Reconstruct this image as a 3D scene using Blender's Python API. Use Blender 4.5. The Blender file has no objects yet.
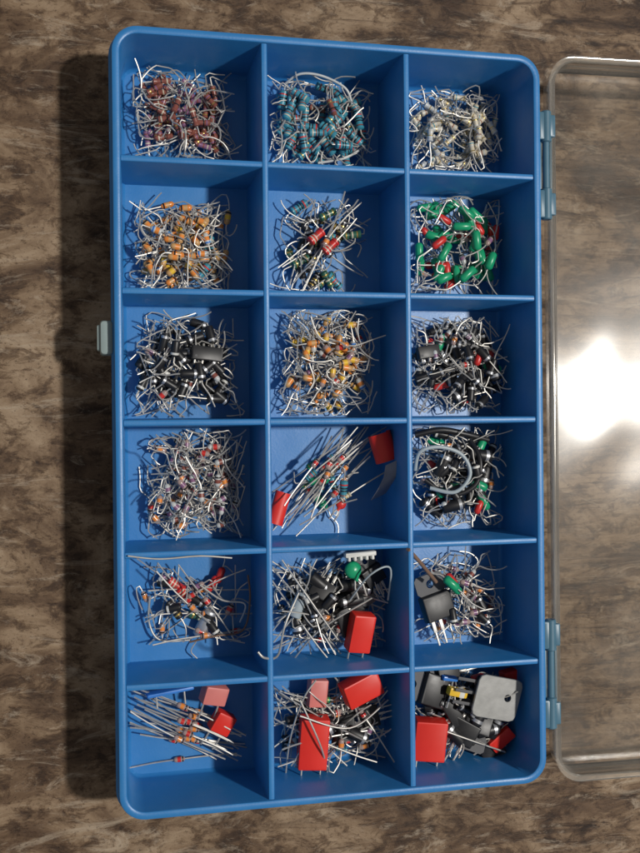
import bpy, bmesh, math, random
import numpy as np
from mathutils import Vector, Matrix, Euler
rng = random.Random(23)
scene = bpy.context.scene
COL = scene.collection
# ------------------------------------------------------------------ camera geometry (measured)
TH = math.radians(12.61); PHI = math.radians(0.6)
CX, CY = 2.444, 0.055
H = 1.0
RZ = Matrix.Rotation(-PHI, 3, 'Z')
c_pos = RZ @ Vector((-CX, -CY, 10.0+H))
fwd = RZ @ Vector((math.sin(TH), 0, -math.cos(TH)))
rgt = RZ @ Vector((math.cos(TH), 0, math.sin(TH)))
up = RZ @ Vector((0, 1, 0))
def spot(mx, my, z=0.2):
    """tray coordinates of a measured point at height z"""
    d = fwd + rgt*((mx-320)/1000) + up*((426.5-my)/1000)
    t = (z-c_pos.z)/d.z
    return c_pos + d*t
cam = bpy.data.cameras.new("Camera"); co = bpy.data.objects.new("Camera", cam); COL.objects.link(co)
m = Matrix((rgt, up, -fwd)).transposed().to_4x4(); m.translation = c_pos
co.matrix_world = m
cam.sensor_fit = 'VERTICAL'; cam.sensor_height = 24; cam.lens = 24*1000/853
cam.clip_end = 500; cam.clip_start = .1
scene.camera = co
scene.view_settings.view_transform = 'Standard'
scene.view_settings.look = 'None'
# ------------------------------------------------------------------ materials
MATS = {}
def N(nt, t): return nt.nodes.new(t)
def mat(name, c, rough=.4, metal=0., var=.25, scale=9., coat=0., bump=0., trans=0.):
    M = bpy.data.materials.new(name); M.use_nodes = True; nt = M.node_tree
    b = nt.nodes['Principled BSDF']
    tc = N(nt, 'ShaderNodeTexCoord'); no = N(nt, 'ShaderNodeTexNoise'); no.inputs['Scale'].default_value = scale
    no.inputs['Detail'].default_value = 6
    nt.links.new(tc.outputs['Object'], no.inputs['Vector'])
    mx = N(nt, 'ShaderNodeMix'); mx.data_type = 'RGBA'
    mx.inputs[6].default_value = (*[v*(1-var) for v in c], 1)
    mx.inputs[7].default_value = (*[min(1, v*(1+var)) for v in c], 1)
    nt.links.new(no.outputs['Fac'], mx.inputs[0]); nt.links.new(mx.outputs[2], b.inputs['Base Color'])
    mr = N(nt, 'ShaderNodeMapRange'); mr.inputs[3].default_value = max(.03, rough-.1); mr.inputs[4].default_value = rough+.12
    nt.links.new(no.outputs['Fac'], mr.inputs[0]); nt.links.new(mr.outputs[0], b.inputs['Roughness'])
    b.inputs['Metallic'].default_value = metal
    b.inputs['Coat Weight'].default_value = coat
    b.inputs['Transmission Weight'].default_value = trans
    if bump:
        bp = N(nt, 'ShaderNodeBump'); bp.inputs['Strength'].default_value = bump; bp.inputs['Distance'].default_value = .01
        nt.links.new(no.outputs['Fac'], bp.inputs['Height']); nt.links.new(bp.outputs[0], b.inputs['Normal'])
    MATS[name] = M
    return M
mat('lead', (.56, .54, .50), .46, .6, .3)
mat('brown', (.24, .075, .055), .35); mat('teal', (.05, .27, .36), .35); mat('ivory', (.58, .52, .40), .4)
mat('tan', (.58, .33, .13), .4); mat('orange', (.78, .26, .05), .25); mat('green', (.012, .33, .15), .3)
mat('darkgreen', (.03, .12, .08), .35); mat('red', (.60, .03, .025), .35); mat('black', (.012, .012, .014), .42)
mat('glass', (.55, .40, .36), .12, 0, .2, trans=.3); mat('white', (.66, .66, .62), .45); mat('silver', (.55, .56, .58), .4, .7)
mat('blue', (.04, .2, .6), .3); mat('yellow', (.8, .5, .04), .35); mat('gold', (.6, .42, .12), .3, .7)
mat('boxred', (.70, .026, .015), .42, 0, .14, 3, bump=.15); mat('pinkred', (.64, .19, .17), .45, 0, .2, 3)
mat('greywire', (.36, .42, .45), .4, 0, .1); mat('brownwire', (.2, .12, .08), .5)
mat('steel', (.33, .33, .32), .5, .45, .3, 7, bump=.4); mat('greytape', (.26, .27, .31), .5)
mat('darkmetal', (.10, .10, .105), .65, .0, .3)
mat('purple', (.25, .12, .22), .3); mat('pale', (.55, .57, .56), .35); mat('print', (.35, .35, .34), .6)
def plastic():
    M = mat('blue_plastic', (.026, .19, .48), .38, 0, .10, 2.2)
    nt = M.node_tree; b = nt.nodes['Principled BSDF']
    tc = N(nt, 'ShaderNodeTexCoord')
    n = N(nt, 'ShaderNodeTexNoise'); n.inputs['Scale'].default_value = 45; n.inputs['Detail'].default_value = 5
    n2 = N(nt, 'ShaderNodeTexNoise'); n2.inputs['Scale'].default_value = 1.6
    nt.links.new(tc.outputs['Object'], n.inputs['Vector']); nt.links.new(tc.outputs['Object'], n2.inputs['Vector'])
    ad = N(nt, 'ShaderNodeMath'); ad.operation = 'MULTIPLY_ADD'; ad.inputs[1].default_value = 14
    nt.links.new(n2.outputs['Fac'], ad.inputs[0]); nt.links.new(n.outputs['Fac'], ad.inputs[2])
    bp = N(nt, 'ShaderNodeBump'); bp.inputs['Strength'].default_value = .09; bp.inputs['Distance'].default_value = .01
    nt.links.new(ad.outputs[0], bp.inputs['Height']); nt.links.new(bp.outputs[0], b.inputs['Normal'])
    n3 = N(nt, 'ShaderNodeTexNoise'); n3.inputs['Scale'].default_value = 3; n3.inputs['Detail'].default_value = 12; n3.inputs['Roughness'].default_value = .72
    nt.links.new(tc.outputs['Object'], n3.inputs['Vector'])
    mr = N(nt, 'ShaderNodeMapRange'); mr.inputs[1].default_value = .5; mr.inputs[2].default_value = .75; mr.inputs[4].default_value = .12
    nt.links.new(n3.outputs['Fac'], mr.inputs[0])
    old = b.inputs['Base Color'].links[0].from_socket
    mx = N(nt, 'ShaderNodeMix'); mx.data_type = 'RGBA'; mx.inputs[7].default_value = (.22, .38, .50, 1)
    nt.links.new(mr.outputs[0], mx.inputs[0]); nt.links.new(old, mx.inputs[6]); nt.links.new(mx.outputs[2], b.inputs['Base Color'])
plastic()
mat('hinge_plastic', (.06, .15, .22), .38, 0, .15, 6); mat('latch_plastic', (.27, .34, .34), .4, 0, .12, 6)
def lidmat(name, haze):
    M = bpy.data.materials.new(name); M.use_nodes = True; nt = M.node_tree; nt.nodes.clear()
    out = N(nt, 'ShaderNodeOutputMaterial'); tr = N(nt, 'ShaderNodeBsdfTransparent'); tr.inputs[0].default_value = (.94, .93, .91, 1)
    gl = N(nt, 'ShaderNodeBsdfGlossy'); gl.inputs['Roughness'].default_value = .105; gl.inputs[0].default_value = (1, 1, 1, 1)
    df = N(nt, 'ShaderNodeBsdfDiffuse'); df.inputs[0].default_value = (.66, .60, .52, 1)
    tc = N(nt, 'ShaderNodeTexCoord')
    n = N(nt, 'ShaderNodeTexNoise'); n.inputs['Scale'].default_value = 1.1; n.inputs['Detail'].default_value = 0
    nt.links.new(tc.outputs['Object'], n.inputs['Vector'])
    bp = N(nt, 'ShaderNodeBump'); bp.inputs['Strength'].default_value = .42; bp.inputs['Distance'].default_value = .05
    nt.links.new(n.outputs['Fac'], bp.inputs['Height']); nt.links.new(bp.outputs[0], gl.inputs['Normal'])
    def scuff(rot, st, lo, hi, top):
        mp = N(nt, 'ShaderNodeMapping'); mp.inputs['Scale'].default_value = st; mp.inputs['Rotation'].default_value = (0, 0, rot)
        n2 = N(nt, 'ShaderNodeTexNoise'); n2.inputs['Scale'].default_value = 4; n2.inputs['Detail'].default_value = 8
        nt.links.new(tc.outputs['Object'], mp.inputs[0]); nt.links.new(mp.outputs[0], n2.inputs['Vector'])
        mr = N(nt, 'ShaderNodeMapRange'); mr.inputs[1].default_value = lo; mr.inputs[2].default_value = hi
        mr.inputs[3].default_value = 0; mr.inputs[4].default_value = top
        nt.links.new(n2.outputs['Fac'], mr.inputs[0]); return mr.outputs[0]
    s1 = scuff(.8, (1, 20, 1), .56, .8, .07); s2 = scuff(-.5, (.6, 34, 1), .6, .78, .08); s3 = scuff(1.2, (.3, .4, 1), .4, .7, .06)
    lw = N(nt, 'ShaderNodeLayerWeight'); lw.inputs[0].default_value = .25
    pw = N(nt, 'ShaderNodeMath'); pw.operation = 'MULTIPLY_ADD'; pw.inputs[1].default_value = .26; pw.inputs[2].default_value = haze  # whitish sheen at grazing edges, put in as diffuse colour
    nt.links.new(lw.outputs['Facing'], pw.inputs[0]); cur = pw.outputs[0]
    for s in (s1, s2, s3):
        ad = N(nt, 'ShaderNodeMath'); ad.operation = 'ADD'; nt.links.new(cur, ad.inputs[0]); nt.links.new(s, ad.inputs[1]); cur = ad.outputs[0]
    m1 = N(nt, 'ShaderNodeMixShader'); nt.links.new(cur, m1.inputs[0]); nt.links.new(tr.outputs[0], m1.inputs[1]); nt.links.new(df.outputs[0], m1.inputs[2])
    fr = N(nt, 'ShaderNodeFresnel'); fr.inputs[0].default_value = 1.45
    m2 = N(nt, 'ShaderNodeMixShader'); nt.links.new(fr.outputs[0], m2.inputs[0]); nt.links.new(m1.outputs[0], m2.inputs[1]); nt.links.new(gl.outputs[0], m2.inputs[2])
    nt.links.new(m2.outputs[0], out.inputs[0])
    MATS[name] = M
lidmat('clear_plastic', .0); lidmat('clear_rim', .12)
def tablemat():
    M = bpy.data.materials.new('worn_table'); M.use_nodes = True; nt = M.node_tree; b = nt.nodes['Principled BSDF']
    L = nt.links.new
    tc = N(nt, 'ShaderNodeTexCoord')
    def noise(scale, detail=8, rough=.6, stretch=(1, 1, 1), rotz=0, dist=0, off=(0, 0, 0)):
        mp = N(nt, 'ShaderNodeMapping'); mp.inputs['Scale'].default_value = stretch; mp.inputs['Rotation'].default_value = (0, 0, rotz); mp.inputs['Location'].default_value = off
        n = N(nt, 'ShaderNodeTexNoise'); n.inputs['Scale'].default_value = scale; n.inputs['Detail'].default_value = detail; n.inputs['Roughness'].default_value = rough; n.inputs['Distortion'].default_value = dist
        L(tc.outputs['Object'], mp.inputs[0]); L(mp.outputs[0], n.inputs['Vector']); return n.outputs['Fac']
    def ramp(src, stops):
        r = N(nt, 'ShaderNodeValToRGB'); els = r.color_ramp.elements
        while len(els) < len(stops): els.new(.5)
        for e, (p, c) in zip(els, stops): e.position = p; e.color = (*c, 1)
        L(src, r.inputs[0]); return r.outputs[0]
    def mix(a, bb, f, mode='MIX'):
        x = N(nt, 'ShaderNodeMix'); x.data_type = 'RGBA'; x.blend_type = mode
        if isinstance(f, float): x.inputs[0].default_value = f
        else: L(f, x.inputs[0])
        L(a, x.inputs[6]); L(bb, x.inputs[7]); return x.outputs[2]
    base = ramp(noise(.75, 14, .66, (1, 1.5, 1), .2, .9), [(.36, (.060, .032, .017)), (.46, (.135, .083, .047)), (.53, (.235, .160, .098)), (.64, (.34, .25, .165))])
    fleck = ramp(noise(3.6, 14, .74, (.9, 1.5, 1), .15, .5), [(.38, (.20, .14, .11)), (.455, (.50, .44, .38)), (.50, (.95, .94, .93)), (.68, (1.0, 1.0, 1.0))])
    c = mix(base, fleck, .85, 'MULTIPLY')
    grain = ramp(noise(2.2, 14, .72, (.4, 3.2, 1), -.5, .9), [(.39, (.24, .18, .14)), (.47, (.80, .78, .76)), (.6, (1, 1, 1)), (.75, (1.0, 1.0, 1.0))])
    sx = N(nt, 'ShaderNodeSeparateXYZ'); L(tc.outputs['Object'], sx.inputs[0])
    mr = N(nt, 'ShaderNodeMapRange'); mr.inputs[1].default_value = -2.6; mr.inputs[2].default_value = .8; mr.inputs[3].default_value = .1; mr.inputs[4].default_value = .85
    L(sx.outputs[0], mr.inputs[0]); c = mix(c, grain, mr.outputs[0], 'MULTIPLY')
    sc = ramp(noise(1.5, 15, .78, (.7, 2.4, 1), -.45, 1.4, (4, 7, 0)), [(.54, (0, 0, 0)), (.60, (.35, .35, .35)), (.68, (.75, .75, .75))])
    lite = N(nt, 'ShaderNodeRGB'); lite.outputs[0].default_value = (.42, .345, .26, 1)
    c = mix(c, lite.outputs[0], sc)
    pit = ramp(noise(20, 8, .75, (1, 1.3, 1)), [(.36, (.22, .17, .14)), (.45, (1, 1, 1)), (.6, (1, 1, 1)), (.8, (1, 1, 1))])
    c = mix(c, pit, .75, 'MULTIPLY')
    L(c, b.inputs['Base Color'])
    b.inputs['Roughness'].default_value = .55; b.inputs['Specular IOR Level'].default_value = .3
    bp = N(nt, 'ShaderNodeBump'); bp.inputs['Strength'].default_value = .4; bp.inputs['Distance'].default_value = .03
    L(noise(3.6, 14, .74, (.9, 1.5, 1), .15, .5), bp.inputs['Height']); L(bp.outputs[0], b.inputs['Normal'])
    MATS['table'] = M
tablemat()
# ------------------------------------------------------------------ mesh builder
class MB:
    def __init__(s): s.v = []; s.f = []; s.mi = []; s.mats = []
    def m(s, k):
        if k not in s.mats: s.mats.append(k)
        return s.mats.index(k)
    def ring(s, pts): i = len(s.v); s.v += [tuple(p) for p in pts]; return list(range(i, i+len(pts)))
    def bridge(s, a, b, k):
        n = len(a); mi = s.m(k)
        for i in range(n): s.f.append((a[i], a[(i+1) % n], b[(i+1) % n], b[i])); s.mi.append(mi)
    def cap(s, a, k, flip=False):
        s.f.append(tuple(reversed(a)) if flip else tuple(a)); s.mi.append(s.m(k))
    def tube(s, pts, r, k, sides=5):
        pts = [Vector(p) for p in pts]; prev = None; nrm = None
        for i, p in enumerate(pts):
            t = (pts[min(i+1, len(pts)-1)]-pts[max(i-1, 0)]).normalized()
            if nrm is None:
                nrm = t.orthogonal().normalized()
            else:
                nrm = (nrm-t*nrm.dot(t)).normalized()
            bn = t.cross(nrm)
            rg = s.ring([p+(nrm*math.cos(a)+bn*math.sin(a))*r for a in [2*math.pi*j/sides for j in range(sides)]])
            if prev: s.bridge(prev, rg, k)
            else: s.cap(rg, k, True)
            prev = rg
        s.cap(prev, k)
    def lathe(s, prof, sides=10, org=(0, 0, 0), axis='X'):
        prev = None; pk = None; o = Vector(org)
        for x, r, k in prof:
            pts = []
            for j in range(sides):
                a = 2*math.pi*j/sides
                pts.append(o+(Vector((x, r*math.cos(a), r*math.sin(a))) if axis == 'X' else (Vector((r*math.cos(a), r*math.sin(a), x)) if axis == 'Z' else Vector((r*math.sin(a), x, r*math.cos(a))))))
            rg = s.ring(pts)
            if prev: s.bridge(prev, rg, pk)
            else: s.cap(rg, k, True)
            prev, pk = rg, k
        s.cap(prev, pk)
    def box(s, c, d, k, bev=.012, taper=1.0):
        cx, cy, cz = c; w, l, h = d
        lv = [(-h/2, -bev), (-h/2+bev, 0), (h/2-bev, 0), (h/2-bev*.3, -bev*.3), (h/2, -bev)]
        prev = None
        for z, o in lv:
            tt = taper if z > 0 else 1
            rg = s.ring([(cx+x, cy+y, cz+z) for x, y in rrect((w+2*o)*tt, (l+2*o)*tt, max(bev, .004), 3)])
            if prev: s.bridge(prev, rg, k)
            else: s.cap(rg, k, True)
            prev = rg
        s.cap(prev, k)
    def mesh(s, name, angle=40):
        me = bpy.data.meshes.new(name); me.from_pydata(s.v, [], s.f)
        for k in s.mats: me.materials.append(MATS[k])
        me.polygons.foreach_set('material_index', s.mi)
        me.polygons.foreach_set('use_smooth', [True]*len(s.f))
        bm = bmesh.new(); bm.from_mesh(me); bmesh.ops.recalc_face_normals(bm, faces=bm.faces); bm.to_mesh(me); bm.free()
        me.set_sharp_from_angle(angle=math.radians(angle))
        me.update(); return me
def rrect(w, l, r, n=6):
    r = min(r, w/2-.0005, l/2-.0005); out = []
    for (sx, sy, a0) in ((1, 1, 0), (-1, 1, 90), (-1, -1, 180), (1, -1, 270)):
        for i in range(n+1):
            a = math.radians(a0+90*i/n)
            out.append((sx*(w/2-r)+r*math.cos(a), sy*(l/2-r)+r*math.sin(a)))
    return out
def add(name, me, parent=None, mw=None, label=None, cat=None, group=None):
    o = bpy.data.objects.new(name, me); COL.objects.link(o)
    if parent: o.parent = parent
    if mw is not None:
        if parent: o.matrix_local = mw
        else: o.matrix_world = mw
    if label: o['label'] = label
    if cat: o['category'] = cat
    if group: o['group'] = group
    return o
# ------------------------------------------------------------------ table
b = MB(); g = 40
b.cap(b.ring([(-g, -g, 0), (g, -g, 0), (g, g, 0), (-g, g, 0)]), 'table')
t = add('tabletop', b.mesh('tabletop')); t['kind'] = 'structure'; t['label'] = 'worn mottled brown stained wooden table surface'; t['category'] = 'table'
# ------------------------------------------------------------------ component box
W, L = 4.528, 7.84
root = add('component_box', None, label='open blue plastic 18-compartment component box with clear hinged lid', cat='storage box')
root.empty_display_size = .3
b = MB(); prev = None
for w, l, r, z in [(W-.12, L-.12, .2, 0), (W-.02, L-.02, .26, .03), (W+.05, L+.05, .29, .80), (W+.05, L+.05, .29, .845), (W-.01, L-.01, .26, .87), (W, L, .26, .975), (W-.012, L-.012, .255, .993), (W-.035, L-.035, .25, 1.0),
                   (W-.125, L-.125, .2, 1.0), (W-.15, L-.15, .19, .992), (W-.165, L-.165, .18, .97), (W-.23, L-.23, .15, .13), (W-.25, L-.25, .14, .10), (W-.30, L-.30, .12, .08)]:
    rg = b.ring([(x, y, z) for x, y in rrect(w, l, r, 8)])
    if prev: b.bridge(prev, rg, 'blue_plastic')
    else: b.cap(rg, 'blue_plastic', True)
    prev = rg
b.cap(prev, 'blue_plastic')
add('tray', b.mesh('tray', 35), root)
def divider(length, top):
    b = MB(); prof = [(-.055, .075), (-.044, .10), (-.033, top-.02), (-.026, top-.005), (-.015, top), (.015, top), (.026, top-.005), (.033, top-.02), (.044, .10), (.055, .075)]
    a = b.ring([(x, -length/2, z) for x, z in prof]); c = b.ring([(x, length/2, z) for x, z in prof])
    b.bridge(a, c, 'blue_plastic'); b.cap(a, 'blue_plastic', True); b.cap(c, 'blue_plastic')
    return b.mesh('divider', 35)
XS = [-W/2, -W/6+.01, W/6+.005, W/2]
YS = [L/2-i*L/6 for i in range(7)]
ml = divider(L-.17, .985)
for x in XS[1:3]: add('divider', ml, root, Matrix.Translation((x, 0, 0)))
for i in range(3):
    x0 = XS[i]+(.085 if i == 0 else .03); x1 = XS[i+1]-(.085 if i == 2 else .03)
    mc = divider(x1-x0, .975)
    for y in YS[1:6]: add('divider', mc, root, Matrix.Translation(((x0+x1)/2, y, 0)) @ Matrix.Rotation(math.pi/2, 4, 'Z'))
FL = .08
def cellb(ci):
    r, c = divmod(ci-1, 3)
    return (XS[c]+(.13 if c == 0 else .06), XS[c+1]-(.13 if c == 2 else .06), YS[r+1]+(.13 if r == 5 else .06), YS[r]-(.13 if r == 0 else .06))
# lid (hinged fully open, a touch above level)
LX = W/2+.15; LTILT = math.radians(2.0)
LW, LL, LZ = 4.4, L+.02, .97
LM = Matrix.Translation((LX, 0, LZ)) @ Matrix.Rotation(-LTILT, 4, 'Y') @ Matrix.Translation((-LX, 0, -LZ))
b = MB(); prev = None; cx = LX+LW/2
for w, l, r, z in [(LW-.10, LL-.10, .22, LZ-.34), (LW-.06, LL-.06, .25, LZ-.31), (LW-.02, LL-.02, .27, LZ-.05), (LW-.02, LL-.02, .27, LZ-.045),
                   (LW-.07, LL-.07, .245, LZ-.045), (LW-.11, LL-.11, .22, LZ-.28), (LW-.18, LL-.18, .2, LZ-.31)]:
    rg = b.ring([(cx+x, y, z) for x, y in rrect(w, l, r, 8)])
    if prev: b.bridge(prev, rg, 'clear_plastic')
    else: b.cap(rg, 'clear_plastic', True)
    prev = rg
b.cap(prev, 'clear_plastic')
lid = add('lid', b.mesh('lid', 35), root, LM); lid['label'] = 'transparent scratched plastic lid folded fully open'
b = MB(); loops = []
for w, l, r, z in [(LW-.03, LL-.03, .265, LZ-.043), (LW+.05, LL+.05, .3, LZ-.035), (LW+.055, LL+.055, .3, LZ-.005), (LW+.04, LL+.04, .29, LZ), (LW-.06, LL-.06, .25, LZ), (LW-.075, LL-.075, .245, LZ-.01), (LW-.075, LL-.075, .245, LZ-.04)]:
    loops.append(b.ring([(cx+x, y, z) for x, y in rrect(w, l, r, 8)]))
for i in range(len(loops)): b.bridge(loops[i], loops[(i+1) % len(loops)], 'clear_rim')
add('lid_rim', b.mesh('lid_rim', 35), lid)
# hinges
for (ya, yb) in ((112, 220), (619, 728)):
    y1 = spot(553, ya, .95).y; y0 = spot(553, yb, .95).y; ln = y1-y0; yc = (y0+y1)/2
    b = MB(); xc = W/2+.08
    b.lathe([(-ln/2, .05, 'hinge_plastic'), (-ln/2+.01, .06, 'hinge_plastic'), (-ln*.22, .06, 'hinge_plastic'), (-ln*.21, .038, 'hinge_plastic'), (ln*.21, .038, 'hinge_plastic'), (ln*.22, .06, 'hinge_plastic'), (ln/2-.01, .06, 'hinge_plastic'), (ln/2, .05, 'hinge_plastic')], 16, (0, 0, 0), 'Y')
    h = add('hinge', b.mesh('hinge', 35), root, Matrix.Translation((xc, yc, .95)))
    for sx, ys, hh in ((-1, (-ln*.36, ln*.36), .30), (1, (-ln*.36, ln*.36), .24)):
        b = MB()
        for yy in ys:
            b.box((sx*.055, yy, -.0), (.085, hh, .09), 'hinge_plastic', .014)
        b.box((sx*.06, 0, -.03), (.035, ln*.8, .05), 'hinge_plastic', .01)
        if sx < 0: b.box((sx*.058, 0, -.18), (.02, ln*.9, .3), 'hinge_plastic', .006)
        add('hinge_leaf', b.mesh('hinge_leaf', 35), h)
p = spot(99, 338, .8)
b = MB(); b.box((0, 0, 0), (.13, .34, .22), 'latch_plastic', .03); b.box((-.07, 0, .02), (.05, .26, .08), 'latch_plastic', .015)
add('latch', b.mesh('latch', 35), root, Matrix.Translation((-W/2-.07, p.y, .76)))
# ------------------------------------------------------------------ axial components
def lead_path(r, sgn, x0, total, style):
    pts = [(sgn*x0*.9, 0, 0), (sgn*(x0+.03), 0, 0)]
    n = 9; a = 0; e = 0; bi = r.choice([0, 1, 2, 3, 4, 5]); ba = r.choice((-1, 1))*r.choice((r.uniform(.2, .8), r.uniform(.5, 1.6), r.uniform(1.4, 2.5)))
    cur = {'bent': .12, 'straight': .018, 'curly': .3}[style]; drift = r.gauss(0, cur*.75)
    if style == 'straight': ba = 0
    p = Vector(pts[-1])
    for i in range(n):
        a += r.gauss(0, cur*.6)+drift; e = e*.7+r.gauss(0, cur*.6)
        if i == bi: a += ba*.6
        if i == bi+1: a += ba*.4
        st = total/n
        p = p+Vector((sgn*math.cos(a)*math.cos(e), math.sin(a)*math.cos(e), math.sin(e)))*st
        pts.append(tuple(p))
    return pts
def body_prof(kind, Lb, r, c):
    h = Lb/2
    if kind == 'res':
        base, bands = c[0], c[1:]
        pr = [(-h, r*.3, base), (-h+.01, r*.85, base), (-h*.85, r, base)]
        for x, k in zip([-.62, -.25, .02, .5], bands):
            rr = r if abs(x) > .55 else r*.86
            pr += [(h*x-.0005, rr, k), (h*(x+.14), rr, base)]
        pr += [(h*.72, r, base), (h*.9, r, base), (h-.005, r*.8, base), (h, r*.3, base)]
        return pr
    if kind == 'dio':
        base, band = c[0], c[1]
        return [(-h, r*.4, base), (-h+.008, r*.9, base), (-h+.02, r, base), (h*.45, r, band), (h*.72, r, base), (h-.02, r, base), (h-.008, r*.9, base), (h, r*.4, base)]
    if kind == 'glass':
        base, bead, band = c
        return [(-h, r*.35, base), (-h*.85, r*.8, base), (-h*.6, r, base), (-h*.3, r, bead), (h*.3, r, base), (h*.5, r, band), (h*.75, r*.9, base), (h, r*.35, base)]
    if kind == 'fat':
        base, tip = c
        return [(-h, r*.3, tip), (-h+.01, r*.7, base), (-h+.03, r, base), (h-.03, r, base), (h-.01, r*.7, tip), (h, r*.3, tip)]
TYPES = {
 'brown': ('resistor', 'res', .18, .033, [('brown', 'purple', 'black', 'brown', 'gold'), ('brown', 'ivory', 'brown', 'black', 'brown'), ('brown', 'brown', 'purple', 'black', 'gold'), ('purple', 'brown', 'purple', 'brown', 'ivory')], (.25, .5), 'bent', 'small reddish brown resistor with bent wire leads'),
 'teal': ('resistor', 'res', .21, .045, [('teal', 'black', 'brown', 'red', 'gold'), ('teal', 'red', 'black', 'black', 'brown'), ('teal', 'ivory', 'brown', 'black', 'brown')], (.16, .4), 'bent', 'teal blue metal film resistor with bent leads'),
 'ivory': ('resistor', 'res', .15, .034, [('ivory', 'pale', 'brown', 'ivory', 'gold'), ('ivory', 'teal', 'pale', 'ivory', 'gold'), ('ivory', 'gold', 'ivory', 'pale', 'gold'), ('pale', 'ivory', 'ivory', 'gold', 'pale')], (.18, .4), 'bent', 'pale ivory resistor with faint bands and bent leads'),
 'tan': ('capacitor', 'glass', .14, .035, [('tan', 'orange', 'black'), ('orange', 'tan', 'black'), ('tan', 'yellow', 'black'), ('pale', 'orange', 'blue')], (.22, .48), 'bent', 'small orange glass diode with curved wire leads'),  # orange glass diodes, filed under the capacitor name
 'darkres': ('resistor', 'res', .22, .046, [('darkgreen', 'gold', 'black', 'ivory', 'gold'), ('black', 'gold', 'ivory', 'gold', 'silver')], (.3, .55), 'bent', 'dark green resistor with light bands'),
 'redres': ('resistor', 'res', .21, .055, [('red', 'ivory', 'ivory', 'brown', 'red'), ('red', 'orange', 'ivory', 'red', 'red')], (.3, .5), 'straight', 'red banded resistor with long straight leads'),
 'greenfat': ('resistor', 'fat', .215, .048, [('green', 'green')], (.15, .45), 'bent', 'fat bright green resistor with curved leads'),
 'redfat': ('resistor', 'fat', .18, .041, [('red', 'red')], (.15, .45), 'bent', 'glossy red cylindrical resistor with curved leads'),
 'blackdio': ('rectifier', 'dio', .185, .046, [('black', 'silver'), ('black', 'white'), ('black', 'silver')], (.2, .45), 'bent', 'black plastic diode with silver band'),
 'bigblack': ('rectifier', 'dio', .27, .07, [('black', 'silver')], (.15, .38), 'bent', 'large black rectifier diode with silver band'),
 'glassdio': ('diode', 'glass', .135, .032, [('glass', 'purple', 'black'), ('glass', 'orange', 'black'), ('pale', 'brown', 'black'), ('glass', 'red', 'black'), ('pale', 'purple', 'black')], (.22, .5), 'bent', 'clear glass diode with tangled silver leads'),
 'longdio': ('diode', 'glass', .12, .031, [('glass', 'red', 'black'), ('glass', 'orange', 'black')], (.42, .55), 'straight', 'glass diode with long straight leads'),
 'longres': ('resistor', 'res', .14, .033, [('teal', 'black', 'brown', 'red', 'gold'), ('green', 'gold', 'brown', 'black', 'gold'), ('ivory', 'brown', 'black', 'gold', 'gold')], (.4, .55), 'straight', 'small resistor with long straight untrimmed leads'),
 'longblack': ('rectifier', 'dio', .18, .043, [('black', 'silver')], (.38, .5), 'straight', 'black diode with long straight leads'),
 'can': ('capacitor', 'dio', .33, .08, [('silver', 'black')], (.2, .4), 'bent', 'silver axial electrolytic capacitor with dark band'),
 'greycan': ('capacitor', 'dio', .3, .08, [('greywire', 'black')], (.2, .4), 'curly', 'grey axial capacitor with curved leads'),
}
LIB = {}
def variants(key, n=18):
    if key in LIB: return LIB[key]
    nm, kind, Lb, r, cols, ll, style, lab = TYPES[key]; out = []
    for i in range(n):
        b = MB(); s = rng.uniform(.92, 1.1)
        b.lathe(body_prof(kind, Lb*s, r*rng.uniform(.92, 1.08), cols[i % len(cols)]), 10)
        for sg in (-1, 1):
            b.tube(lead_path(rng, sg, Lb*s/2, rng.uniform(*ll), style), .0075 if 'long' not in key else .0088, 'lead', 5)
        me = b.mesh(nm)
        out.append((me, np.array([q[:] for q in b.v])))
    LIB[key] = out; return out
PILE = {1: (132, 70, 232, 161), 2: (267, 68, 372, 168), 3: (406, 91, 498, 175), 4: (134, 203, 231, 292), 5: (279, 198, 368, 295), 6: (408, 196, 510, 298), 7: (134, 318, 236, 420), 8: (279, 310, 372, 420), 9: (408, 316, 504, 418),
        10: (146, 428, 245, 540), 11: (272, 426, 402, 530), 12: (408, 426, 522, 530), 13: (144, 558, 262, 650), 14: (266, 552, 398, 670), 15: (409, 548, 512, 642), 16: (130, 682, 246, 770), 17: (270, 676, 394, 784), 18: (410, 666, 534, 778)}
def pileb(ci):
    a, b_, c, d = PILE[ci]; p = spot(a, d, .2); q = spot(c, b_, .2); cb = cellb(ci)
    return (max(p.x, cb[0]), min(q.x, cb[1]), max(p.y, cb[2]), min(q.y, cb[3]))
def fit(x, y, w, bd):
    x0, x1, y0, y1 = bd
    if w[:, 0].max()-w[:, 0].min() > x1-x0 or w[:, 1].max()-w[:, 1].min() > y1-y0: return None
    x += max(0, x0-(x+w[:, 0].min()))-max(0, (x+w[:, 0].max())-x1)
    y += max(0, y0-(y+w[:, 1].min()))-max(0, (y+w[:, 1].max())-y1)
    return x, y
def jitterb(bd, ci):
    if rng.random() < .06:
        c = cellb(ci); return tuple(.5*(p+q) for p, q in zip(bd, c))
    return (bd[0]+abs(rng.gauss(0, .05)), bd[1]-abs(rng.gauss(0, .06)), bd[2]+abs(rng.gauss(0, .04)), bd[3]-abs(rng.gauss(0, .07)))
def samp():
    while True:
        u, s = rng.uniform(-1, 1), rng.uniform(-1, 1)
        u = math.copysign(abs(u)**.75, u); s = math.copysign(abs(s)**.75, s)
        rr = abs(u)**2.8+abs(s)**2.8
        if rr < 1.05: return u, s, min(1, rr)
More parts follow.
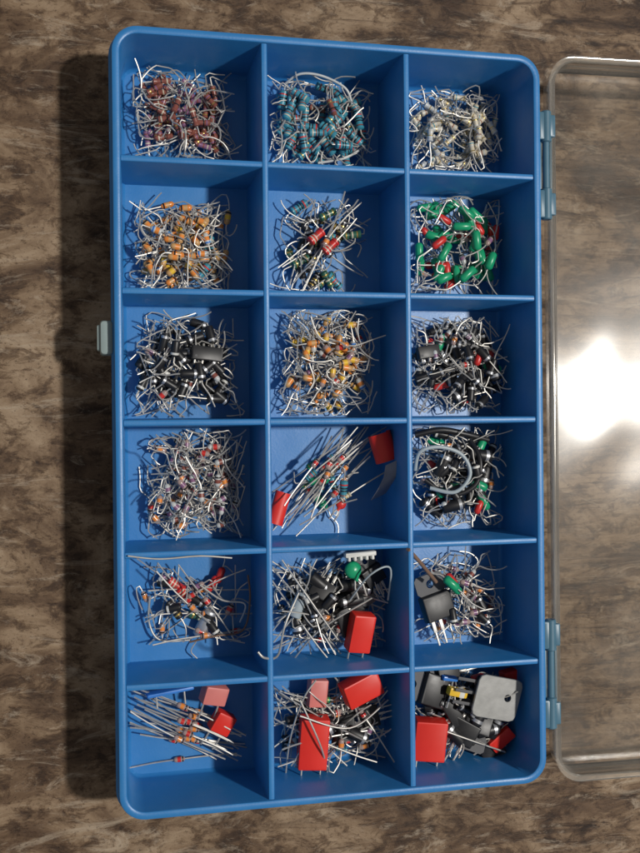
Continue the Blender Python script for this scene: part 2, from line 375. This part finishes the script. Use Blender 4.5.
def put(key, ci, mx=None, my=None, z=None, yaw=None, pitch=0, hmax=.0, heapd=False, tries=40, yawsd=0, base=0):
    nm, kind, Lb, r, cols, ll, style, lab = TYPES[key]
    bd0 = pileb(ci) if heapd else cellb(ci)
    for k in range(tries):
        bd = jitterb(bd0, ci) if heapd else bd0
        me, v = rng.choice(variants(key)); rr = 1
        if mx is None:
            u, s, rr = samp()
            x = (bd[0]+bd[1])/2+u*.96*(bd[1]-bd[0])/2; y = (bd[2]+bd[3])/2+s*.96*(bd[3]-bd[2])/2
        else:
            q = spot(mx, my, .2); x, y = q.x, q.y
        yw = rng.uniform(0, 2*math.pi) if yaw is None else math.radians(yaw+rng.gauss(0, yawsd))
        R = Euler((rng.gauss(0, .2), rng.gauss(pitch, .12), yw), 'XYZ').to_matrix()
        w = v @ np.array(R).T
        zz = FL+.004-w[:, 2].min()+(base+rng.random()*hmax)*(1-.7*rr if mx is None else 1)
        if z is not None: zz = max(zz, z)
        if zz+w[:, 2].max() > .96: continue
        f = fit(x, y, w, bd)
        if f is None:
            if k > tries-10: f = fit(x, y, w, cellb(ci))
            if f is None: continue
        if mx is None and math.hypot(f[0]-x, f[1]-y) > .2 and k < tries-15: continue
        M = R.to_4x4(); M.translation = (*f, zz)
        return add(nm, me, None, M, lab, nm, '%ss heaped in the tray compartments' % nm)
def tangle(ci, n, h, style='bent', ln=(.4, .8)):
    b = MB(); bd0 = pileb(ci); made = 0
    for k in range(n*6):
        if made >= n: break
        u, s, rr = samp(); bd = jitterb(bd0, ci)
        x = (bd[0]+bd[1])/2+u*.9*(bd[1]-bd[0])/2; y = (bd[2]+bd[3])/2+s*.9*(bd[3]-bd[2])/2
        pts = lead_path(rng, 1, 0, rng.uniform(*ln), style)
        R = Euler((rng.gauss(0, .2), rng.gauss(0, .12), rng.uniform(0, 6.28)), 'XYZ').to_matrix()
        w = np.array(pts) @ np.array(R).T
        f = fit(x, y, w, bd)
        if f is None: continue
        zz = FL+.012-w[:, 2].min()+rng.random()*h*(1-.75*rr)
        w = w+np.array([f[0], f[1], zz]); made += 1
        b.tube([tuple(q) for q in w], .0072, 'lead', 5)
    o = add('wire_tangle', b.mesh('wire_tangle', 60), None, None, 'tangle of thin silver component leads in a heap', 'wire'); o['kind'] = 'stuff'
def heap(ci, items, h=.34, tg=0, st='bent'):
    for key, n in items:
        for i in range(n): put(key, ci, hmax=h, heapd=True, base=.05)
    if tg: tangle(ci, tg, h*.8, st)
heap(1, [('brown', 64)], .32, 10)
heap(2, [('teal', 66), ('brown', 5)], .34, 10)
heap(3, [('ivory', 70)], .3, 12)
heap(4, [('tan', 68), ('teal', 4)], .32, 22)
heap(5, [('darkres', 13), ('blackdio', 3), ('teal', 3), ('longblack', 3)], .14, 9)
heap(6, [('greenfat', 32), ('redfat', 15), ('glassdio', 6)], .32, 26)
heap(7, [('blackdio', 52), ('glassdio', 10)], .34, 30)
heap(8, [('tan', 54), ('glassdio', 18)], .34, 32)
heap(9, [('blackdio', 42), ('glassdio', 12), ('redfat', 6), ('greenfat', 2), ('bigblack', 4)], .36, 34)
heap(10, [('glassdio', 78)], .36, 34)
heap(12, [('blackdio', 24), ('greenfat', 7), ('redfat', 4), ('bigblack', 7), ('glassdio', 12)], .34, 24)
heap(15, [('glassdio', 32), ('redfat', 2), ('blackdio', 4)], .32, 20)
for mx, my in ((312, 240), (326, 250)): put('redres', 5, mx, my, .40, 38, yawsd=6)
for i in range(5): put('longdio', 5, 322, 245, .2+.05*i, 50, yawsd=14)
for i in range(22): put(rng.choice(('longdio', 'longres', 'longdio')), 11, 326+rng.uniform(-24, 24), 472+rng.uniform(-22, 24), None, 40, hmax=.28, yawsd=10)
for i in range(4): put('greenfat' if i < 1 else 'teal', 11, 316+i*8, 480+i*3, hmax=.3)
for mx, my, yw in ((176, 585, -35), (184, 594, -50)): put('redres', 13, mx, my, .2, yw)
put('redfat', 13, 220, 575, .2, 70); put('redfat', 13, 212, 584, .2, 60)
put('can', 13, 205, 628, .2, 65); heap(13, [('darkres', 2), ('glassdio', 8), ('longdio', 6), ('blackdio', 4)], .15, 8, 'straight')
heap(14, [('blackdio', 20), ('longdio', 10), ('longblack', 9), ('longres', 5), ('glassdio', 5), ('bigblack', 8)], .36, 26, 'straight')
put('greycan', 14, 295, 602, .4, 65)
for i in range(19): put('longdio', 16, 188+rng.uniform(-20, 14), 722+rng.uniform(-20, 20), None, -24, hmax=.22, yawsd=9)
put('longdio', 16, 176, 762, None, 4)
heap(17, [('longdio', 10), ('longres', 5), ('glassdio', 8), ('blackdio', 14), ('bigblack', 5)], .36, 26, 'straight')
heap(18, [('blackdio', 18), ('longdio', 5), ('bigblack', 15), ('glassdio', 4), ('redfat', 2)], .36, 16)
# ------------------------------------------------------------------ special parts
def pose(mx, my, z, yaw, pitch=0, roll=0):
    q = spot(mx, my, z); return Matrix.Translation((q.x, q.y, z)) @ Euler((math.radians(roll), math.radians(pitch), math.radians(yaw)), 'XYZ').to_matrix().to_4x4()
def filmcap(mx, my, z, w, l, h, yaw, pitch, roll, key, lab):
    o = add('capacitor', None, None, pose(mx, my, z, yaw, pitch, roll), lab, 'capacitor', 'boxed film capacitors')
    b = MB(); b.box((0, 0, 0), (w, l, h), key, .014); add('body', b.mesh('body', 40), o)
    for s in (-1, 1):
        b = MB(); b.tube([(s*w*.33, -l*.49, 0), (s*w*.33, -l/2-.1, 0), (s*w*.34, -l/2-.2, -.02)], .010, 'lead', 6); add('lead', b.mesh('lead'), o)
    return o
filmcap(360, 632, .52, .25, .42, .18, -8, 6, 10, 'boxred', 'bright red box film capacitor lying on black diodes')
filmcap(313, 742, .47, .31, .56, .2, -4, -4, 6, 'boxred', 'large red box film capacitor lying flat among wires')
filmcap(361, 688, .50, .42, .27, .2, 22, 5, 8, 'boxred', 'red box film capacitor tilted beside loose leads')
filmcap(317, 692, .34, .20, .3, .16, -5, 4, 4, 'pinkred', 'faded pinkish red box film capacitor under loose leads')
filmcap(429, 739, .50, .35, .44, .22, -6, -8, 4, 'boxred', 'square red box film capacitor beside black transistors')
filmcap(214, 694, .42, .26, .2, .16, -14, 15, 8, 'pinkred', 'small pinkish red capacitor leaning on the divider')
filmcap(222, 722, .34, .22, .22, .16, -30, 12, 4, 'boxred', 'small red box capacitor under diode leads')
filmcap(511, 676, .40, .24, .16, .14, 10, 8, 4, 'boxred', 'small red box capacitor against the compartment wall')
filmcap(500, 738, .38, .16, .30, .14, -50, 8, 4, 'boxred', 'narrow red capacitor among black transistors')
def transistor(mx, my, z, s, yaw, pitch, roll, lab, tabkey='darkmetal'):
    o = add('transistor', None, None, pose(mx, my, z, yaw, pitch, roll), lab, 'transistor', 'power transistors in the tray')
    b = MB(); n = 24; w, l, th = .42*s, .26*s, .03*s; cyy = .30*s; rad = .055*s
    def lo(z):
        outer = []; inner = []
        for j in range(n):
            a = 2*math.pi*j/n+math.pi/n; c, d = math.cos(a), math.sin(a)
            k = min((w/2)/abs(c) if abs(c) > 1e-6 else 9, (l/2)/abs(d) if abs(d) > 1e-6 else 9)
            outer.append((c*k, cyy+d*k, z)); inner.append((c*rad, cyy+d*rad, z))
        return b.ring(outer), b.ring(inner)
    o1, i1 = lo(-th/2); o2, i2 = lo(th/2)
    b.bridge(o1, o2, tabkey); b.bridge(o2, i2, tabkey); b.bridge(i2, i1, tabkey); b.bridge(i1, o1, tabkey)
    add('metal_tab', b.mesh('metal_tab', 30), o)
    b = MB(); b.box((0, 0, .035*s), (.42*s, .34*s, .15*s), 'black', .016*s, .97)
    add('body', b.mesh('body', 35), o)
    for k in (-1, 0, 1):
        b = MB(); b.box((k*.11*s, -.24*s, 0), (.05*s, .16*s, .025*s), 'lead', .004); b.box((k*.11*s, -.40*s, 0), (.026*s, .2*s, .022*s), 'lead', .004)
        add('leg', b.mesh('leg', 35), o)
    return o
def steelpack(mx, my, z, yaw, pitch, roll):
    o = add('transistor', None, None, pose(mx, my, z, yaw, pitch, roll), 'large silver metal-backed power transistor with mounting hole', 'transistor', 'power transistors in the tray')
    b = MB(); n = 40; hx, hy, rad = .12, .02, .042; W2, L2 = .27, .235
    rc = .03
    def sq(c, d, ins):
        k = min((W2-ins)/abs(c), (L2-ins)/abs(d)); x, y = c*k, d*k
        if abs(x) > W2-rc and abs(y) > L2-rc:
            x = math.copysign(W2-rc*.7, x)-math.copysign(ins, x); y = math.copysign(L2-rc*.7, y)-math.copysign(ins, y)
        return x, y
    def lo(z, ins):
        outer = []; inner = []
        for j in range(n):
            a = 2*math.pi*j/n+math.pi/n; c, d = math.cos(a), math.sin(a)
            x, y = sq(c, d, ins); outer.append((x, y, z)); inner.append((hx+c*rad, hy+d*rad, z))
        return b.ring(outer), b.ring(inner)
    o1, i1 = lo(-.01, .0); o2, i2 = lo(.012, 0); o3, i3 = lo(.017, .006)
    b.bridge(o1, o2, 'steel'); b.bridge(o2, o3, 'steel'); b.bridge(o3, i3, 'steel'); b.bridge(i3, i1, 'steel'); b.bridge(i1, o1, 'steel')
    add('metal_tab', b.mesh('metal_tab', 30), o)
    b = MB(); b.box((-.10, 0, -.065), (.30, .38, .10), 'black', .02); add('body', b.mesh('body', 35), o)
    for k in (-1, 0, 1):
        b = MB(); b.box((-.36, k*.13, -.05), (.26, .035, .022), 'darkmetal', .005); add('leg', b.mesh('leg', 35), o)
steelpack(497, 698, .68, -14, 4, 3)
transistor(436, 606, .42, .85, 15, 8, -4, 'black power transistor with dark grey tab on a heap of diodes')
transistor(432, 690, .42, .85, 70, 8, 6, 'black power transistor lying on its back')
transistor(462, 730, .42, .8, -30, -6, 9, 'black power transistor half buried in loose parts')
transistor(490, 745, .32, .7, 200, 6, 0, 'small black transistor resting on the tray floor')
transistor(445, 668, .36, .8, 100, 8, 10, 'black transistor leaning on the compartment divider')
transistor(477, 722, .42, .75, 160, 8, 10, 'black transistor beneath the silver metal-backed part')
transistor(372, 575, .38, .6, 30, 10, 5, 'small black transistor beside a green capacitor')
transistor(322, 590, .40, .62, 150, 10, 5, 'small black transistor among crossing leads')
transistor(350, 603, .36, .65, -60, 10, 5, 'black transistor lying under a red capacitor')
transistor(370, 716, .34, .55, 100, 10, 0, 'small black transistor beside a red capacitor')
transistor(345, 722, .34, .5, 190, 6, 0, 'small black transistor among silver leads')
def block(name, mx, my, z, w, l, h, yaw, key, lab, band=None, cat='capacitor'):
    o = add(name, None, None, pose(mx, my, z, yaw, 6, 4), lab, cat)
    b = MB(); b.box((0, 0, 0), (w, l, h), key, .012)
    if band: b.box((w*.2, 0, 0), (w*.3, l+.006, h+.006), band, .01)
    add('body', b.mesh('body'), o)
    for s in (-1, 1):
        b = MB(); b.tube([(s*w*.3, -l*.45, 0), (s*w*.3, -l*.5-.15, -.01)], .010, 'lead', 6); add('lead', b.mesh('lead'), o)
block('capacitor', 457, 692, .58, .22, .09, .1, -15, 'yellow', 'small yellow block capacitor with white end', 'white')
block('capacitor', 449, 678, .48, .18, .05, .1, -10, 'blue', 'small blue block component')
block('capacitor', 478, 678, .5, .14, .07, .1, 10, 'red', 'small red block component')
block('capacitor', 170, 691, .3, .5, .04, .12, 6, 'blue', 'thin blue strip component by the divider')
def chip(mx, my, z, w, l, yaw, lab):
    o = add('integrated_circuit', None, None, pose(mx, my, z, yaw, 5, 4), lab, 'chip', 'black chips in the tray')
    b = MB(); b.box((0, 0, 0), (w, l, .09), 'black', .012); b.lathe([(.0, .014, 'darkmetal'), (.047, .014, 'darkmetal')], 10, (-w*.25, l*.36, 0), 'Z')
    add('body', b.mesh('body'), o)
    k = max(3, int(l/.075))
    for s in (-1, 1):
        for i in range(k):
            y = -l/2+l*(i+.5)/k
            b = MB(); b.tube([(s*w*.48, y, 0), (s*(w/2+.025), y, 0), (s*(w/2+.035), y, -.09)], .011, 'lead', 5); add('pin', b.mesh('pin'), o)
chip(207, 354, .46, .15, .33, 84, 'black eight-legged chip lying on silver leads')
chip(345, 622, .42, .16, .3, 20, 'black chip lying under a red capacitor')
chip(316, 622, .40, .16, .3, 60, 'black chip among crossing silver leads')
chip(428, 352, .38, .14, .26, 100, 'small black chip against the divider')
chip(452, 712, .47, .16, .34, 30, 'black chip between transistors')
def drop(mx, my, z, r, yaw, key, lab):
    o = add('capacitor', None, None, pose(mx, my, z, yaw, 0, 0), lab, 'capacitor')
    b = MB(); pr = [(r*.62*math.sin(a), max(.004, r*math.cos(a)), key) for a in [-math.pi/2+math.pi*i/8 for i in range(9)]]
    b.lathe(pr, 16, (0, 0, 0), 'Z'); b.lathe([(-r*1.35, .02, key), (-r*1.1, r*.28, key), (-r*.75, r*.5, key), (-r*.4, r*.5, key)], 10, (0, 0, 0), 'Y')
    add('body', b.mesh('body', 60), o)
    for s in (-1, 1):
        b = MB(); b.tube([(s*r*.2, -r*1.2, 0), (s*r*.5, -r*2, 0), (s*r*.5, -r*3.4, -.03)], .011, 'lead', 6); add('lead', b.mesh('lead'), o)
drop(353, 570, .57, .095, 20, 'green', 'round green dipped capacitor on top of the heap')
drop(341, 504, .3, .06, -30, 'red', 'small red dipped capacitor on the tray floor')
put('greenfat', 15, 439, 578, .6, -42); put('greenfat', 15, 443, 582, .55, -42); put('greenfat', 11, 322, 515, None, -50)
o = add('connector', None, None, pose(360, 554, .62, 3), 'white toothed plastic pin connector leaning on the divider', 'connector')
b = MB(); b.box((0, 0, 0), (.34, .05, .1), 'white', .01); add('housing', b.mesh('housing'), o)
for k in range(5):
    b = MB(); b.box((-.13+k*.065, -.04, .01), (.03, .05, .08), 'white', .008); add('pin', b.mesh('pin'), o)
def ribbon(name, pts, wv, key, lab, th=.008):
    b = MB(); prev = None; wv = Vector(wv)
    for p in pts:
        p = Vector(p); u = Vector((0, 0, th))
        rg = b.ring([p-wv/2, p+wv/2, p+wv/2+u, p-wv/2+u])
        if prev: b.bridge(prev, rg, key)
        else: b.cap(rg, key, True)
        prev = rg
    b.cap(prev, key); add(name, b.mesh(name, 60), None, None, lab, 'tape')
def arcpts(mx, my, z, rad, a0, a1, n=12, sq=.7, dirv=(1, 0)):
    q = spot(mx, my, z); return [(q.x+dirv[0]*rad*math.cos(math.radians(a0+(a1-a0)*i/n)), q.y+dirv[1]*rad*math.cos(math.radians(a0+(a1-a0)*i/n)), z+sq*rad*math.sin(math.radians(a0+(a1-a0)*i/n))) for i in range(n+1)]
ribbon('tape_strip', arcpts(383, 447, .45, .13, -40, 230, dirv=(.95, .3)), (-.09, .30, 0), 'boxred', 'curled red bandolier tape at the end of the leads')
A = spot(393, 462, .62); B = spot(391, 474, .60); C = spot(378, 497, .45)
ribbon('tape_strip', [A, B, (B+C)/2+Vector((0, 0, .03)), C], (.17, .07, 0), 'greytape', 'folded grey adhesive tape strip')
ribbon('tape_strip', arcpts(279, 508, .35, .09, -10, 200, dirv=(.9, -.3)), (.10, .34, 0), 'boxred', 'folded red tape leaning on the divider')
def wire(pts, r, key, lab):
    P = [Vector(spot(x, y, z)) for x, y, z in pts]; out = []
    for i in range(len(P)-1):
        p0, p1, p2, p3 = P[max(i-1, 0)], P[i], P[i+1], P[min(i+2, len(P)-1)]
        for k in range(8):
            t = k/8; out.append(.5*((2*p1)+(p2-p0)*t+(2*p0-5*p1+4*p2-p3)*t*t+(3*p1-p0-3*p2+p3)*t**3))
    out.append(P[-1])
    b = MB(); b.tube(out, r, key, 8); add('wire', b.mesh('wire', 60), None, None, lab, 'wire')
wire([(285, 84, .3), (300, 74, .42), (322, 76, .45), (345, 88, .45), (352, 104, .4)], .014, 'pale', 'pale grey insulated wire looped over resistors')
wire([(365, 146, .3), (345, 158, .35), (318, 163, .3)], .014, 'pale', 'short pale insulated wire curving round resistors')
wire([(415, 470, .5), (420, 452, .6), (440, 447, .62), (462, 455, .6), (470, 475, .6), (455, 492, .58), (430, 488, .5)], .022, 'greywire', 'grey insulated wire coiled over black diodes')
wire([(470, 440, .4), (480, 460, .5), (475, 485, .5), (450, 495, .45), (425, 480, .4)], .03, 'black', 'thick black wire curled in the compartment')
wire([(415, 435, .35), (440, 430, .4), (465, 434, .4), (488, 440, .35)], .035, 'black', 'thick black wire lying by the divider')
wire([(408, 549, .98), (418, 560, .85), (428, 572, .7), (436, 582, .6)], .022, 'brownwire', 'brown twisted wire sticking out over the divider')
wire([(150, 596, .3), (149, 622, .2), (160, 640, .2), (190, 640, .2)], .012, 'lead', 'long bent bare lead wire')
wire([(248, 575, .3), (250, 600, .3), (243, 630, .25), (215, 636, .3), (190, 642, .2)], .011, 'brownwire', 'thin brown loose wire loop')
wire([(300, 590, .5), (285, 625, .55), (278, 655, .8), (265, 658, 1.02), (258, 652, 1.04)], .013, 'lead', 'bare lead hooked over the divider')
wire([(200, 585, .3), (222, 600, .35), (245, 604, .4), (240, 622, .3)], .011, 'lead', 'thin silver loose lead')
wire([(350, 600, .5), (370, 575, .8), (390, 568, .8), (388, 600, .6)], .011, 'greywire', 'thin grey wire arching over parts')
wire([(128, 556, 1.0), (160, 559, 1.0), (200, 556, 1.01), (232, 558, 1.0)], .009, 'lead', 'straight thin lead resting along the divider top')
wire([(284, 792, .2), (290, 740, .5), (303, 700, .7), (316, 680, .75)], .010, 'lead', 'long bare lead standing in the compartment')
wire([(330, 790, .15), (322, 750, .62), (300, 700, .7)], .010, 'lead', 'long bare lead crossing a red capacitor')
wire([(420, 722, .55), (470, 740, .58), (505, 752, .45)], .010, 'lead', 'long thin lead crossing black transistors')
wire([(290, 664, .25), (320, 630, .5), (372, 598, .65)], .010, 'lead', 'long straight lead lying across black parts')
wire([(282, 560, .5), (310, 600, .6), (338, 640, .55)], .010, 'lead', 'straight bare lead crossing the heap')
wire([(388, 700, .5), (350, 728, .68), (300, 716, .72)], .010, 'lead', 'bare lead resting on red capacitor')
# ------------------------------------------------------------------ light
w = bpy.data.worlds.new("World"); scene.world = w; w.use_nodes = True
w.node_tree.nodes['Background'].inputs[0].default_value = (.95, .93, .92, 1); w.node_tree.nodes['Background'].inputs[1].default_value = .20
hit = spot(601, 388, .68); d = (hit-c_pos).normalized(); nn = Vector((-math.sin(LTILT), 0, math.cos(LTILT)))
r = d-2*d.dot(nn)*nn
lp = hit+r*60
ld = bpy.data.lights.new('ceiling_lamp', 'AREA'); ld.shape = 'DISK'; ld.size = 3.6; ld.energy = 31500; ld.color = (1, .96, .90)
lo_ = bpy.data.objects.new('ceiling_lamp', ld); COL.objects.link(lo_); lo_.location = lp
lo_.rotation_euler = (lp-Vector((0, 0, 0))).to_track_quat('Z', 'Y').to_euler()
